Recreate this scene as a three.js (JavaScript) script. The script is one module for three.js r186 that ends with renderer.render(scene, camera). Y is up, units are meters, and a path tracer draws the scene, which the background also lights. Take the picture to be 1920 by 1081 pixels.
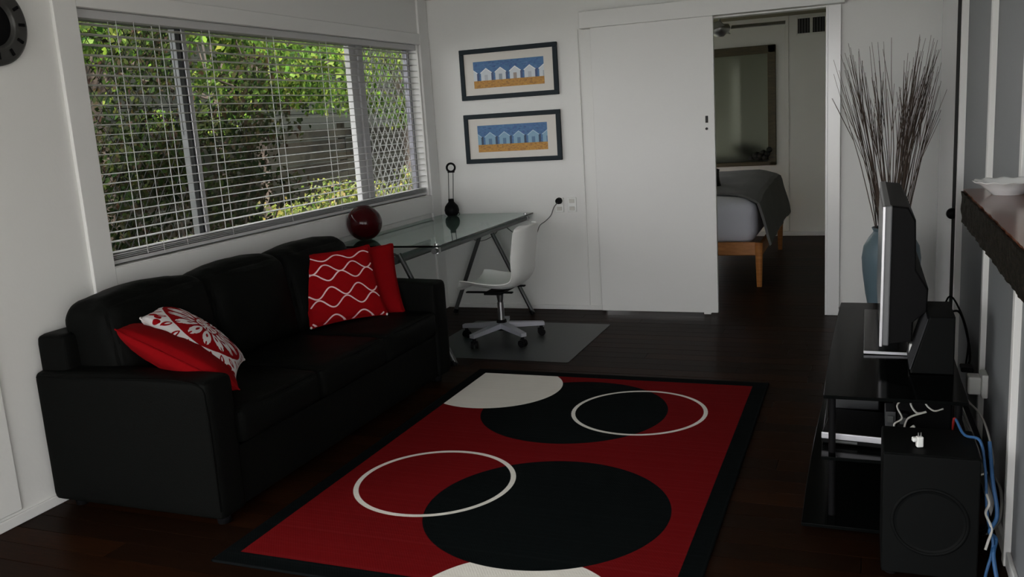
import * as THREE from 'three';
import { RoundedBoxGeometry } from 'three/addons/geometries/RoundedBoxGeometry.js';
import { mergeGeometries, mergeVertices } from 'three/addons/utils/BufferGeometryUtils.js';
import { ImprovedNoise } from 'three/addons/math/ImprovedNoise.js';

// ---------------------------------------------------------------- camera, sky, sun, exposure
const scene = new THREE.Scene();
const camera = new THREE.PerspectiveCamera(THREE.MathUtils.radToDeg(2 * Math.atan(540.5 / 1665.63)), 1920 / 1081, 0.05, 200);
camera.position.set(3.1231, 1.4636, 6.3156);
camera.rotation.set(-0.1896, 0.3848, -0.0638, 'YXZ');
scene.add(camera);

const SKY = new THREE.Color(0.97, 0.965, 0.965);
scene.background = SKY;                       // even overcast sky
scene.backgroundIntensity = 1.0;
const sun = new THREE.DirectionalLight(new THREE.Color(1.0, 0.95, 0.86), 2.2);
sun.position.set(13, 20, 12); sun.target.position.set(-1, 0, -1);
sun.castShadow = true; sun.shadow.radius = 4; sun.shadow.mapSize.set(2048, 2048);
Object.assign(sun.shadow.camera, { left: -16, right: 16, top: 16, bottom: -16, near: 1, far: 70 });
scene.add(sun, sun.target);

const renderer = new THREE.WebGLRenderer();
renderer.toneMapping = THREE.LinearToneMapping;
renderer.toneMappingExposure = 5.1;
renderer.shadowMap.enabled = true;

// ---------------------------------------------------------------- helpers
let seed = 7;
const rnd = () => { seed = (seed + 0x6d2b79f5) | 0; let t = Math.imul(seed ^ (seed >>> 15), 1 | seed); t = (t + Math.imul(t ^ (t >>> 7), 61 | t)) ^ t; return ((t ^ (t >>> 14)) >>> 0) / 4294967296; };
const rr = (a, b) => a + (b - a) * rnd();
const noise = new ImprovedNoise();
const V = (x, y, z) => new THREE.Vector3(x, y, z);
const used = new Map();
const numbered = (n) => { const k = used.get(n) ?? 0; used.set(n, k + 1); return k ? n + '_' + String(k).padStart(3, '0') : n; };
function tag(o, label, category, group) { o.userData.label = label; o.userData.category = category; if (group) o.userData.group = group; return o; }
function thing(name, label, category, p = [0, 0, 0], turn = 0, group) {
  const o = new THREE.Group(); o.name = numbered(name); o.position.set(...p); o.rotation.y = turn; scene.add(o);
  return tag(o, label, category, group);
}
function struct(name, geos, mat) {
  const o = geos ? new THREE.Mesh(merged(geos), mat) : new THREE.Group();
  o.name = numbered(name); o.userData.kind = 'structure'; o.castShadow = o.receiveShadow = true; scene.add(o); return o;
}
function part(parent, name, geos, mat, label) {
  const o = new THREE.Mesh(merged(geos), mat); o.name = name; o.castShadow = o.receiveShadow = true;
  if (label) o.userData.label = label;
  parent.add(o); return o;
}
function merged(g) {
  if (!Array.isArray(g)) return g;
  if (g.length === 1) return g[0];
  return mergeGeometries(g.map((x) => { const y = x.index ? x.toNonIndexed() : x; for (const k of Object.keys(y.attributes)) if (!['position', 'normal', 'uv'].includes(k)) y.deleteAttribute(k); return y; }));
}
// uv in metres by the way each face points
function uvBox(g, ox = 0, oy = 0) {
  const p = g.attributes.position, n = g.attributes.normal, uv = new Float32Array(p.count * 2);
  for (let i = 0; i < p.count; i++) {
    const ax = Math.abs(n.getX(i)), ay = Math.abs(n.getY(i)), az = Math.abs(n.getZ(i));
    let u, v;
    if (ay >= ax && ay >= az) { u = p.getX(i); v = p.getZ(i); } else if (ax >= az) { u = p.getZ(i); v = p.getY(i); } else { u = p.getX(i); v = p.getY(i); }
    uv[i * 2] = u + ox; uv[i * 2 + 1] = v + oy;
  }
  g.setAttribute('uv', new THREE.BufferAttribute(uv, 2)); return g;
}
// box by its limits
function bx(x0, x1, y0, y1, z0, z1) { const g = new THREE.BoxGeometry(x1 - x0, y1 - y0, z1 - z0); g.translate((x0 + x1) / 2, (y0 + y1) / 2, (z0 + z1) / 2); return uvBox(g); }
function rb(x0, x1, y0, y1, z0, z1, r = 0.004, s = 2) {
  const g = new RoundedBoxGeometry(x1 - x0, y1 - y0, z1 - z0, s, Math.min(r, (x1 - x0) * 0.49, (y1 - y0) * 0.49, (z1 - z0) * 0.49));
  g.translate((x0 + x1) / 2, (y0 + y1) / 2, (z0 + z1) / 2); return uvBox(g);
}
function rod(a, b, r, r2 = r, seg = 10) {
  const d = V(...b).sub(V(...a)), g = new THREE.CylinderGeometry(r2, r, d.length(), seg);
  g.translate(0, d.length() / 2, 0); g.applyQuaternion(new THREE.Quaternion().setFromUnitVectors(V(0, 1, 0), d.clone().normalize())); g.translate(...a); return g;
}
function tube(pts, r, seg = 40, rs = 6) { return new THREE.TubeGeometry(new THREE.CatmullRomCurve3(pts.map((p) => V(...p))), seg, r, rs); }
function lathe(pts, seg = 40) { return new THREE.LatheGeometry(pts.map(([r, y]) => new THREE.Vector2(r, y)), seg); }
// soft upholstered box: rounded edges, faces that swell
function softBox(w, h, d, r, puff = {}, seg = [22, 12, 22], wrinkle = 0.002, sd = 0) {
  let g = new THREE.BoxGeometry(2, 2, 2, ...seg);
  g.deleteAttribute('normal'); g.deleteAttribute('uv'); g = mergeVertices(g);
  const p = g.attributes.position, H = [w / 2, h / 2, d / 2], q = [0, 0, 0];
  for (let i = 0; i < p.count; i++) {
    const s = [p.getX(i), p.getY(i), p.getZ(i)].map((t) => Math.sign(t) * (1 - Math.pow(1 - Math.abs(t), 1.7)));
    for (let k = 0; k < 3; k++) q[k] = s[k] * H[k];
    const inn = q.map((v, k) => Math.max(-H[k] + r, Math.min(H[k] - r, v))), df = q.map((v, k) => v - inn[k]), l = Math.hypot(...df) || 1;
    let o = l > 1e-6 ? inn.map((v, k) => v + (df[k] / l) * r) : q.slice();
    const f = (a, b) => (1 - s[a] * s[a]) * (1 - s[b] * s[b]);
    if (puff.top && s[1] > 0) o[1] += puff.top * f(0, 2) * s[1];
    if (puff.bottom && s[1] < 0) o[1] -= puff.bottom * f(0, 2) * -s[1];
    if (puff.px && s[0] > 0) o[0] += puff.px * f(1, 2) * s[0];
    if (puff.nx && s[0] < 0) o[0] -= puff.nx * f(1, 2) * -s[0];
    if (puff.z) o[2] += puff.z * f(0, 1) * s[2];
    const n = wrinkle * (noise.noise(o[0] * 9 + sd, o[1] * 9, o[2] * 9) + 0.6 * noise.noise(o[0] * 23, o[1] * 20 + sd, o[2] * 23));
    p.setXYZ(i, o[0] + n, o[1] + n, o[2] + n);
  }
  g.computeVertexNormals(); return uvBox(g);
}
// scatter cushion, square, corners drawn out
function pillowGeo(w, h, t, sd = 0, n = 26) {
  const pos = [], uv = [], idx = [];
  for (const side of [1, -1]) {
    const b = pos.length / 3;
    for (let j = 0; j <= n; j++) for (let i = 0; i <= n; i++) {
      const u = -Math.cos((i / n) * Math.PI) * 0.5 + (i / n - 0.5), v = -Math.cos((j / n) * Math.PI) * 0.5 + (j / n - 0.5);
      const k = Math.pow(Math.max(0, (1 - u * u) * (1 - v * v)), 0.42);
      const wr = 0.006 * noise.noise(u * 3 + sd, v * 3, side * 2 + sd) + 0.004 * noise.noise(u * 8, v * 8 + sd, side);
      pos.push((w / 2) * u * (1 - 0.06 * (1 - v * v)), (h / 2) * v * (1 - 0.06 * (1 - u * u)), side * (t / 2) * k + wr * k);
      uv.push((u + 1) / 2, (v + 1) / 2);
    }
    for (let j = 0; j < n; j++) for (let i = 0; i < n; i++) {
      const a = b + j * (n + 1) + i, c = a + n + 1;
      if (side > 0) idx.push(a, a + 1, c, a + 1, c + 1, c); else idx.push(a, c, a + 1, a + 1, c, c + 1);
    }
  }
  const g = new THREE.BufferGeometry();
  g.setAttribute('position', new THREE.Float32BufferAttribute(pos, 3)); g.setAttribute('uv', new THREE.Float32BufferAttribute(uv, 2)); g.setIndex(idx); g.computeVertexNormals(); return g;
}
function pillowSeam(w, h, r) {
  const c = [];
  const e = (t) => 1 - 0.06 * (1 - t * t);
  for (let k = 0; k < 10; k++) c.push(V((w / 2) * (-1 + k / 5), (-h / 2) * e(-1 + k / 5), 0));
  for (let k = 0; k < 10; k++) c.push(V((w / 2) * e(-1 + k / 5), (h / 2) * (-1 + k / 5), 0));
  for (let k = 0; k < 10; k++) c.push(V((w / 2) * (1 - k / 5), (h / 2) * e(1 - k / 5), 0));
  for (let k = 0; k < 10; k++) c.push(V((-w / 2) * e(1 - k / 5), (h / 2) * (1 - k / 5), 0));
  return new THREE.TubeGeometry(new THREE.CatmullRomCurve3(c, true), 120, r, 6, true);
}
// thin sheet with thickness from a surface P(u, v)
function sheet(P, nu, nv, t) {
  const pos = [], idx = [], row = nu + 1, N = row * (nv + 1);
  for (const s of [0, 1]) for (let j = 0; j <= nv; j++) for (let i = 0; i <= nu; i++) {
    const u = i / nu, v = j / nv, e = 1e-3, p = P(u, v), a = P(u + e, v).sub(P(u - e, v)), b = P(u, v + e).sub(P(u, v - e)), n = a.cross(b).normalize();
    p.addScaledVector(n, s ? -t / 2 : t / 2); pos.push(p.x, p.y, p.z);
  }
  for (let j = 0; j < nv; j++) for (let i = 0; i < nu; i++) { const a = j * row + i, c = a + row; idx.push(a, a + 1, c, a + 1, c + 1, c, N + a, N + c, N + a + 1, N + a + 1, N + c, N + c + 1); }
  const edge = (a, b) => idx.push(a, N + a, b, b, N + a, N + b);
  for (let i = 0; i < nu; i++) { edge(i, i + 1); edge(nv * row + i + 1, nv * row + i); }
  for (let j = 0; j < nv; j++) { edge((j + 1) * row, j * row); edge(j * row + nu, (j + 1) * row + nu); }
  const g = new THREE.BufferGeometry(); g.setAttribute('position', new THREE.Float32BufferAttribute(pos, 3)); g.setIndex(idx);
  const f = g.toNonIndexed(); f.computeVertexNormals(); const m = mergeVertices(f); m.computeVertexNormals(); return uvBox(m);
}

// ---------------------------------------------------------------- textures
function dataTex(w, h, fn, srgb, rep) {
  const d = new Uint8Array(w * h * 4);
  for (let y = 0; y < h; y++) for (let x = 0; x < w; x++) { const c = fn(x, y), o = (y * w + x) * 4; for (let k = 0; k < 3; k++) d[o + k] = Math.max(0, Math.min(255, Array.isArray(c) ? c[k] : c)); d[o + 3] = 255; }
  const t = new THREE.DataTexture(d, w, h); t.wrapS = t.wrapT = THREE.RepeatWrapping; t.magFilter = THREE.LinearFilter; if (srgb) t.colorSpace = THREE.SRGBColorSpace;
  if (rep) t.repeat.set(rep, rep); t.needsUpdate = true; return t;
}
const per = (x, y, w, h, fx, fy, z = 0) => { // tiling noise
  const a = (x / w) * Math.PI * 2, b = (y / h) * Math.PI * 2;
  return noise.noise(Math.cos(a) * fx + 31.7 + z, Math.sin(a) * fx + Math.cos(b) * fy * 0.37, Math.sin(b) * fy + z * 3.1);
};
function canvasTex(w, h, draw) { const c = document.createElement('canvas'); c.width = w; c.height = h; draw(c.getContext('2d'), w, h); const t = new THREE.CanvasTexture(c); t.colorSpace = THREE.SRGBColorSpace; return t; }

const plasterBump = dataTex(256, 256, (x, y) => 128 + 50 * per(x, y, 256, 256, 9, 9) + 40 * per(x, y, 256, 256, 24, 24, 4), false, 1.3);
const leatherBump = dataTex(256, 256, (x, y) => 128 + 70 * per(x, y, 256, 256, 14, 14) + 50 * per(x, y, 256, 256, 34, 34, 7), false, 4);
const clothBump = dataTex(64, 64, (x, y) => 128 + 60 * Math.sin((x / 64) * Math.PI * 16) * Math.sin((y / 64) * Math.PI * 16) + rr(-30, 30), false, 20);
const grain = (tint, dark) => dataTex(512, 128, (x, y) => { const n = per(x, y, 512, 128, 1.4, 16) * 0.7 + per(x, y, 512, 128, 4, 38, 5) * 0.5, k = 0.5 + 0.5 * n; return tint.map((c, i) => c * k + dark[i] * (1 - k)); }, true);

const PAINT = new THREE.Color(0.76, 0.76, 0.745);
const M = {};
const std = (k, c, rough, more = {}) => (M[k] = new THREE.MeshStandardMaterial({ color: c, roughness: rough, ...more }));
const phy = (k, c, rough, more = {}) => (M[k] = new THREE.MeshPhysicalMaterial({ color: c, roughness: rough, ...more }));
const L = (r, g, b) => new THREE.Color().setRGB(r, g, b);
std('wall', PAINT, 0.7, { bumpMap: plasterBump, bumpScale: 0.0006 });
std('trim', L(0.76, 0.76, 0.75), 0.5, { bumpMap: plasterBump, bumpScale: 0.0002 });
std('ceiling', L(0.82, 0.82, 0.81), 0.8);
std('greyWall', L(0.2, 0.21, 0.22), 0.6, { bumpMap: plasterBump, bumpScale: 0.0006 });
std('bedWall', L(0.84, 0.84, 0.8), 0.75, { bumpMap: plasterBump, bumpScale: 0.0006 });
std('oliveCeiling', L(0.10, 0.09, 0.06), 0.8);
std('brownCeiling', L(0.26, 0.24, 0.17), 0.8);  // even brown for the bedroom ceiling
std('dark', L(0.006, 0.006, 0.006), 0.6);
phy('leather', L(0.0045, 0.0048, 0.0045), 0.42, { bumpMap: leatherBump, bumpScale: 0.0012, specularIntensity: 0.03 });
phy('gloss', L(0.74, 0.74, 0.74), 0.2, { ior: 1.75 });
phy('blackPlastic', L(0.006, 0.006, 0.0065), 0.42, { specularIntensity: 0.1 });
phy('blackVinyl', L(0.005, 0.0055, 0.0055), 0.55, { specularIntensity: 0.1 });
phy('blackGlass', L(0.003, 0.0035, 0.0035), 0.12, { specularIntensity: 0.04 });
std('steel', L(0.5, 0.5, 0.51), 0.32, { metalness: 1 });
std('alu', L(0.2, 0.2, 0.225), 0.42, { metalness: 0.7 });
std('greyMetal', L(0.09, 0.095, 0.095), 0.42, { metalness: 0.5 });
std('baseMetal', L(0.42, 0.43, 0.48), 0.5, { metalness: 0.5 });
std('chrome', L(0.8, 0.8, 0.82), 0.12, { metalness: 1 });
std('whitePlastic', L(0.82, 0.83, 0.81), 0.4);
std('cream', L(0.6, 0.59, 0.55), 0.45);
std('blueCable', L(0.025, 0.1, 0.25), 0.55);
std('redCable', L(0.35, 0.02, 0.02), 0.5);
std('slat', L(0.52, 0.52, 0.525), 0.42);
phy('pane', L(1, 1, 1), 0.0, { transmission: 1, thickness: 0, ior: 1.12 });
phy('deskGlass', L(0.82, 0.93, 0.88), 0.03, { transmission: 1, thickness: 0.012, ior: 1.52, attenuationColor: L(0.25, 0.6, 0.48), attenuationDistance: 0.06 });
phy('red', L(0.21, 0.003, 0.005), 0.9, { bumpMap: clothBump, bumpScale: 0.0008, specularIntensity: 0.08 });

// ---------------------------------------------------------------- room shell
const W = 3.554, H = 2.37, ZB = 7.7, WY0 = 0.916, WY1 = 2.0385, WZ0 = 0.183, WZ1 = 3.334, T = 0.13;
const KX = 6.6, KZ = 4.4;                                        // the kitchen opens to the right behind the camera
struct('wall_left', [bx(-T, 0, 0, WY0, 0, 4.75), bx(-T, 0, WY1, H, 0, 4.75), bx(-T, 0, WY0, WY1, -0.1, WZ0), bx(-T, 0, WY0, WY1, WZ1, 4.75), bx(-T, 0, 0, WY0, -0.1, 0), bx(-T, 0, WY1, H, -0.1, 0), bx(-T, 0, 2.2, H, 4.75, 7.4), bx(-T, 0, 0, H, 7.4, ZB)], M.wall);
struct('wall_far', [bx(0, 1.3, 0, H, -0.1, 0), bx(2.885, W, 0, H, -0.1, 0), bx(1.3, 2.885, 2.035, H, -0.1, 0)], M.wall);
struct('wall_right', [bx(W, W + 0.14, 0, H, 1.5, KZ), bx(W, W + 0.14, 2.06, H, 0, 1.5), bx(W, W + 0.14, 0, 2.06, -0.1, 0.06)], M.greyWall);
struct('wall_added_closet', [bx(W + 0.7, W + 0.75, 0, H, -0.1, 1.65), bx(W + 0.14, W + 0.7, 0, H, -0.1, -0.05), bx(W + 0.14, W + 0.7, 0, H, 1.6, 1.65), bx(W, W + 0.7, -0.014, 0, 0, 1.6)], M.oliveCeiling);  // dark-walled closet added to keep the door gap dark
struct('wall_kitchen_far', [bx(W + 0.14, KX, 0, H, KZ - 0.14, KZ)], M.wall);
struct('wall_kitchen_right', [bx(KX, KX + 0.13, 0, H, KZ - 0.14, ZB)], M.wall);
struct('wall_back', [bx(-T, 0.2, 0, H, ZB, ZB + 0.13), bx(3.1, 3.6, 0, H, ZB, ZB + 0.13), bx(6.3, KX + 0.13, 0, H, ZB, ZB + 0.13), bx(0.2, 3.1, 2.25, H, ZB, ZB + 0.13), bx(3.6, 6.3, 2.25, H, ZB, ZB + 0.13)], M.wall);
struct('ceiling', [bx(-1.0, KX + 0.4, H, H + 0.12, -0.1, ZB + 0.4)], M.ceiling);  // overhang past the window wall extended to block sky light
// bedroom behind the sliding door
struct('wall_bedroom_far', [bx(1.5, W + 0.14, 0, 2.5, -3.93, -3.8), bx(-T, 0.06, 0, 2.5, -3.93, -3.8), bx(0.06, 1.5, 0, 0.12, -3.93, -3.8), bx(0.06, 1.5, 2.26, 2.5, -3.93, -3.8)], M.bedWall);
struct('wall_bedroom_left', [bx(-T, 0, 0, 0.1, -3.8, -0.1), bx(-T, 0, 2.2, 2.5, -3.8, -0.1), bx(-T, 0, 0.1, 2.2, -3.8, -3.7), bx(-T, 0, 0.1, 2.2, -0.4, -0.1)], M.bedWall);
struct('wall_bedroom_right', [bx(W, W + 0.14, 0, 2.5, -3.8, -0.1)], M.bedWall);
struct('ceiling', [bx(-1.0, W + 0.4, 2.33, 2.45, -3.93, -0.1)], M.brownCeiling);

// floor boards, each its own piece
{
  const tex = [grain([48, 26, 13], [19, 9, 4]), grain([42, 23, 12], [16, 8, 4]), grain([56, 31, 15], [21, 10, 5]), grain([38, 22, 13], [16, 9, 5])];
  for (const t of tex) t.repeat.set(0.9, 6);
  const mats = tex.map((t) => new THREE.MeshPhysicalMaterial({ map: t, roughness: 0.36, specularIntensity: 0.035 }));
  const floor = struct('floor');
  part(floor, 'underfloor', [bx(-T, W + 0.14, -0.14, -0.014, -3.93, ZB + 0.13), bx(W + 0.14, KX + 0.13, -0.14, -0.014, KZ - 0.14, ZB + 0.13), bx(W + 0.14, W + 0.75, -0.14, -0.014, -0.1, 1.65)], M.dark);
  part(floor, 'back_boards', [bx(0, W, -0.014, 0, 5.6, ZB + 0.13)], mats[1]);
  struct('floor_kitchen_bounce', [bx(W, KX, -0.014, 0.002, KZ, ZB + 0.13)], std('bounceFloor', L(0.6, 0.58, 0.54), 0.5));  // pale floor added out of view to bounce light upward
  const bw = 0.11, lay = (z0, z1, per) => {
    for (let z = z0, k = 0; z < z1 - 1e-6; z += bw, k++) {
      const cuts = [0];
      let x = rr(0.5, 1.9);
      for (let n = 0; n < per && x < W - 0.4; n++) { cuts.push(x); x += rr(1.3, 2.2); }
      cuts.push(W + (z < 1.5 && z > 0 ? 0.1 : 0));
      for (let c = 0; c + 1 < cuts.length; c++) {
        const g = new THREE.BoxGeometry(cuts[c + 1] - cuts[c] - 0.0025, 0.014, bw - 0.003);
        g.translate((cuts[c] + cuts[c + 1]) / 2, -0.007 - rr(0, 0.0006), z + bw / 2); uvBox(g, rr(0, 9), rr(0, 9));
        part(floor, 'floor_board', g, mats[Math.floor(rnd() * 4)]);
      }
    }
  };
  lay(-3.8, -0.06, 1); lay(-0.06, 5.6, 2);
}

// ---------------------------------------------------------------- window, blind
{
  struct('trim', [rb(0, 0.018, 0, H, WZ1, 3.457, 0.004), rb(0, 0.0175, WY1, 2.118, WZ0 - 0.02, WZ1, 0.004), rb(0, 0.016, 0.78, WY0, WZ0 - 0.02, WZ1, 0.004), rb(0, 0.018, 0, H, 0.012, WZ0 - 0.02, 0.004)], M.trim);
  struct('trim', [rb(-0.11, 0.004, WY0 - 0.012, WY0 + 0.004, WZ0, WZ1, 0.003)], M.trim);            // sill
  const w = struct('window_1'), x0 = -0.115, x1 = -0.075;
  part(w, 'frame', [rb(x0, x1, WY0 + 0.004, WY0 + 0.05, WZ0, WZ1), rb(x0, x1, WY1 - 0.04, WY1, WZ0, WZ1), rb(x0, x1, WY0, WY1, WZ0, WZ0 + 0.035), rb(x0, x1, WY0, WY1, WZ1 - 0.035, WZ1)], M.alu);
  part(w, 'mullion', [rb(x0, x1 + 0.012, WY0 + 0.04, WY1 - 0.03, 2.595, 2.625)], M.steel);
  part(w, 'sash', [rb(x0, x1, WY0 + 0.04, WY1 - 0.03, 2.63, 2.66)], M.greyMetal);
  part(w, 'mullion', [rb(x0, x1 + 0.012, WY0 + 0.04, WY1 - 0.03, 0.875, 0.945), rb(x0, x1, WY0 + 0.04, WY1 - 0.03, 0.95, 1.03)], M.slat);
  for (const [a, b] of [[WZ0 + 0.035, 0.875], [1.03, 2.595], [2.66, WZ1 - 0.035]]) part(w, 'pane', new THREE.BoxGeometry(0.004, WY1 - WY0 - 0.09, b - a).translate(-0.098, (WY0 + WY1) / 2, (a + b) / 2), M.pane);
  const grille = (za, zb, dz, dy, r, mat) => {
    const g = [], ya = WY0 + 0.05, yb = WY1 - 0.04, s = dy / dz;
    for (const d of [1, -1]) for (let c = -60; c < 60; c++) {
      let P = [];
      const f = (z) => ya + c * dy + d * s * (z - za);                         // clip the bar to the pane
      const zs = [za, zb]; for (const y of [ya, yb]) zs.push(za + (y - ya - c * dy) / (d * s));
      for (const z of zs) { const y = f(z); if (z >= za - 1e-6 && z <= zb + 1e-6 && y >= ya - 1e-6 && y <= yb + 1e-6) P.push([-0.125, y, z]); }
      P.sort((p, q) => p[2] - q[2]);
      if (P.length > 1 && P.at(-1)[2] - P[0][2] > 0.01) g.push(rod(P[0], P.at(-1), r, r, 5));
    }
    const o = part(w, 'security_grille', g, mat); o.userData.kind = 'stuff';
  };
  grille(WZ0 + 0.03, 0.88, 0.085, 0.12, 0.0035, M.slat);
  grille(2.66, WZ1 - 0.03, 0.085, 0.12, 0.0018, M.dark);

  const b = thing('venetian_blind', 'wide white venetian blind with open slats over the garden window', 'blind', [-0.034, WY0, 0]);
  const za = WZ0 + 0.008, zb = WZ1 - 0.008;
  part(b, 'head_rail', rb(-0.025, 0.025, 1.082, 1.121, za, zb), M.slat);
  part(b, 'bottom_rail', rb(-0.026, 0.026, 0.012, 0.03, za, zb, 0.005), M.slat);
  const slatG = (() => {
    const g = new THREE.BoxGeometry(0.05, 0.0022, zb - za, 6, 1, 1), p = g.attributes.position;
    for (let i = 0; i < p.count; i++) { const x = p.getX(i); p.setY(i, p.getY(i) - 2.2 * x * x); }
    g.computeVertexNormals(); return g;
  })();
  for (let i = 0; i < 27; i++) {
    const o = part(b, 'slat', slatG, M.slat);
    const y = i < 4 ? 0.038 + i * 0.0085 : 0.068 + (i - 3) * 0.0432;
    o.position.set(0, y, (za + zb) / 2); o.rotation.z = i < 4 ? 0 : rr(-0.02, 0.02) + 0.02; o.rotation.x = rr(-0.0006, 0.0006);
  }
  for (const z of [0.33, 0.86, 1.4, 1.94, 2.48, 2.83, 3.1]) part(b, 'ladder_cord', [rod([0.024, 0.03, z], [0.024, 1.085, z], 0.0019, 0.0019, 5), rod([-0.024, 0.03, z], [-0.024, 1.085, z], 0.0019, 0.0019, 5)], M.slat);
  part(b, 'pull_cord', [rod([0.03, 0.02, 3.0], [0.03, 1.09, 3.0], 0.0015, 0.0015, 5)], M.slat);
}

// skirtings and battens
struct('baseboard_left', [rb(0, 0.014, 0, 0.042, 3.457, 4.75)], M.trim);
struct('trim', [rb(0, 0.012, 0.055, H, 3.972, 4.75, 0.004)], M.wall);                                       // wall sheet ending beside the clock
struct('baseboard_far', [rb(0.02, 1.3, 0, 0.035, 0, 0.012), rb(2.965, W, 0, 0.035, 0, 0.012)], M.trim);
struct('trim', [rb(2.885, 2.966, 0, 2.045, 0, 0.02, 0.004), rb(2.872, 2.885, 0, 2.035, -0.1, 0.012, 0.002)], M.gloss);
struct('trim', [rb(1.19, 1.2, 0.035, 2.05, 0, 0.01, 0.003)], M.wall);
struct('trim', [rb(1.235, 2.99, 2.045, 2.16, 0, 0.095, 0.005)], M.trim);                                  // pelmet over the door track
struct('trim', [rb(W - 0.028, W + 0.002, 0, H, 1.575, 1.612, 0.003)], M.trim);
struct('trim', [rb(W - 0.02, W + 0.002, 0, H, 2.6, 2.64, 0.003)], M.trim);
struct('trim', [rb(W - 0.02, W + 0.002, 0, H, 3.375, 3.415, 0.003)], M.trim);
struct('baseboard_right', [rb(W - 0.014, W, 0, 0.05, 1.62, KZ)], M.trim);
struct('baseboard_bedroom', [rb(0, W, 0, 0.05, -3.8, -3.786)], M.trim);
struct('trim', [rb(2.31, 2.35, 0.05, 2.33, -3.8, -3.788, 0.003)], M.bedWall);

// ---------------------------------------------------------------- doors
{
  const d = struct('door_1');
  part(d, 'leaf', rb(1.307, 2.161, 0.012, 2.06, 0.03, 0.068, 0.003), M.trim);
  const h = part(d, 'door_handle', rb(2.098, 2.116, 1.345, 1.392, 0.066, 0.0705, 0.004), M.dark); part(h, 'bolt', new THREE.CylinderGeometry(0.009, 0.009, 0.006, 16).rotateX(Math.PI / 2).translate(2.106, 1.305, 0.071), M.dark);
  part(d, 'floor_guide', rb(2.06, 2.11, 0, 0.014, 0.03, 0.07, 0.003), M.whitePlastic);
  const e = struct('door_2');
  part(e, 'leaf', rb(W - 0.006, W + 0.032, 0.008, 2.05, 0.1, 1.405, 0.003), M.gloss);
  part(e, 'gap_strip', rb(W - 0.03, W + 0.03, 0.008, 2.05, 1.405, 1.415, 0.001), M.dark, 'black strip painted in for the dark door gap');  // shade of the door gap painted as a black strip
  part(e, 'door_knob', [rod([W - 0.03, 0.86, 1.43], [W, 0.86, 1.39], 0.012), new THREE.SphereGeometry(0.028, 20, 14).translate(W - 0.03, 0.86, 1.43)], M.blackPlastic);
}
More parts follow.
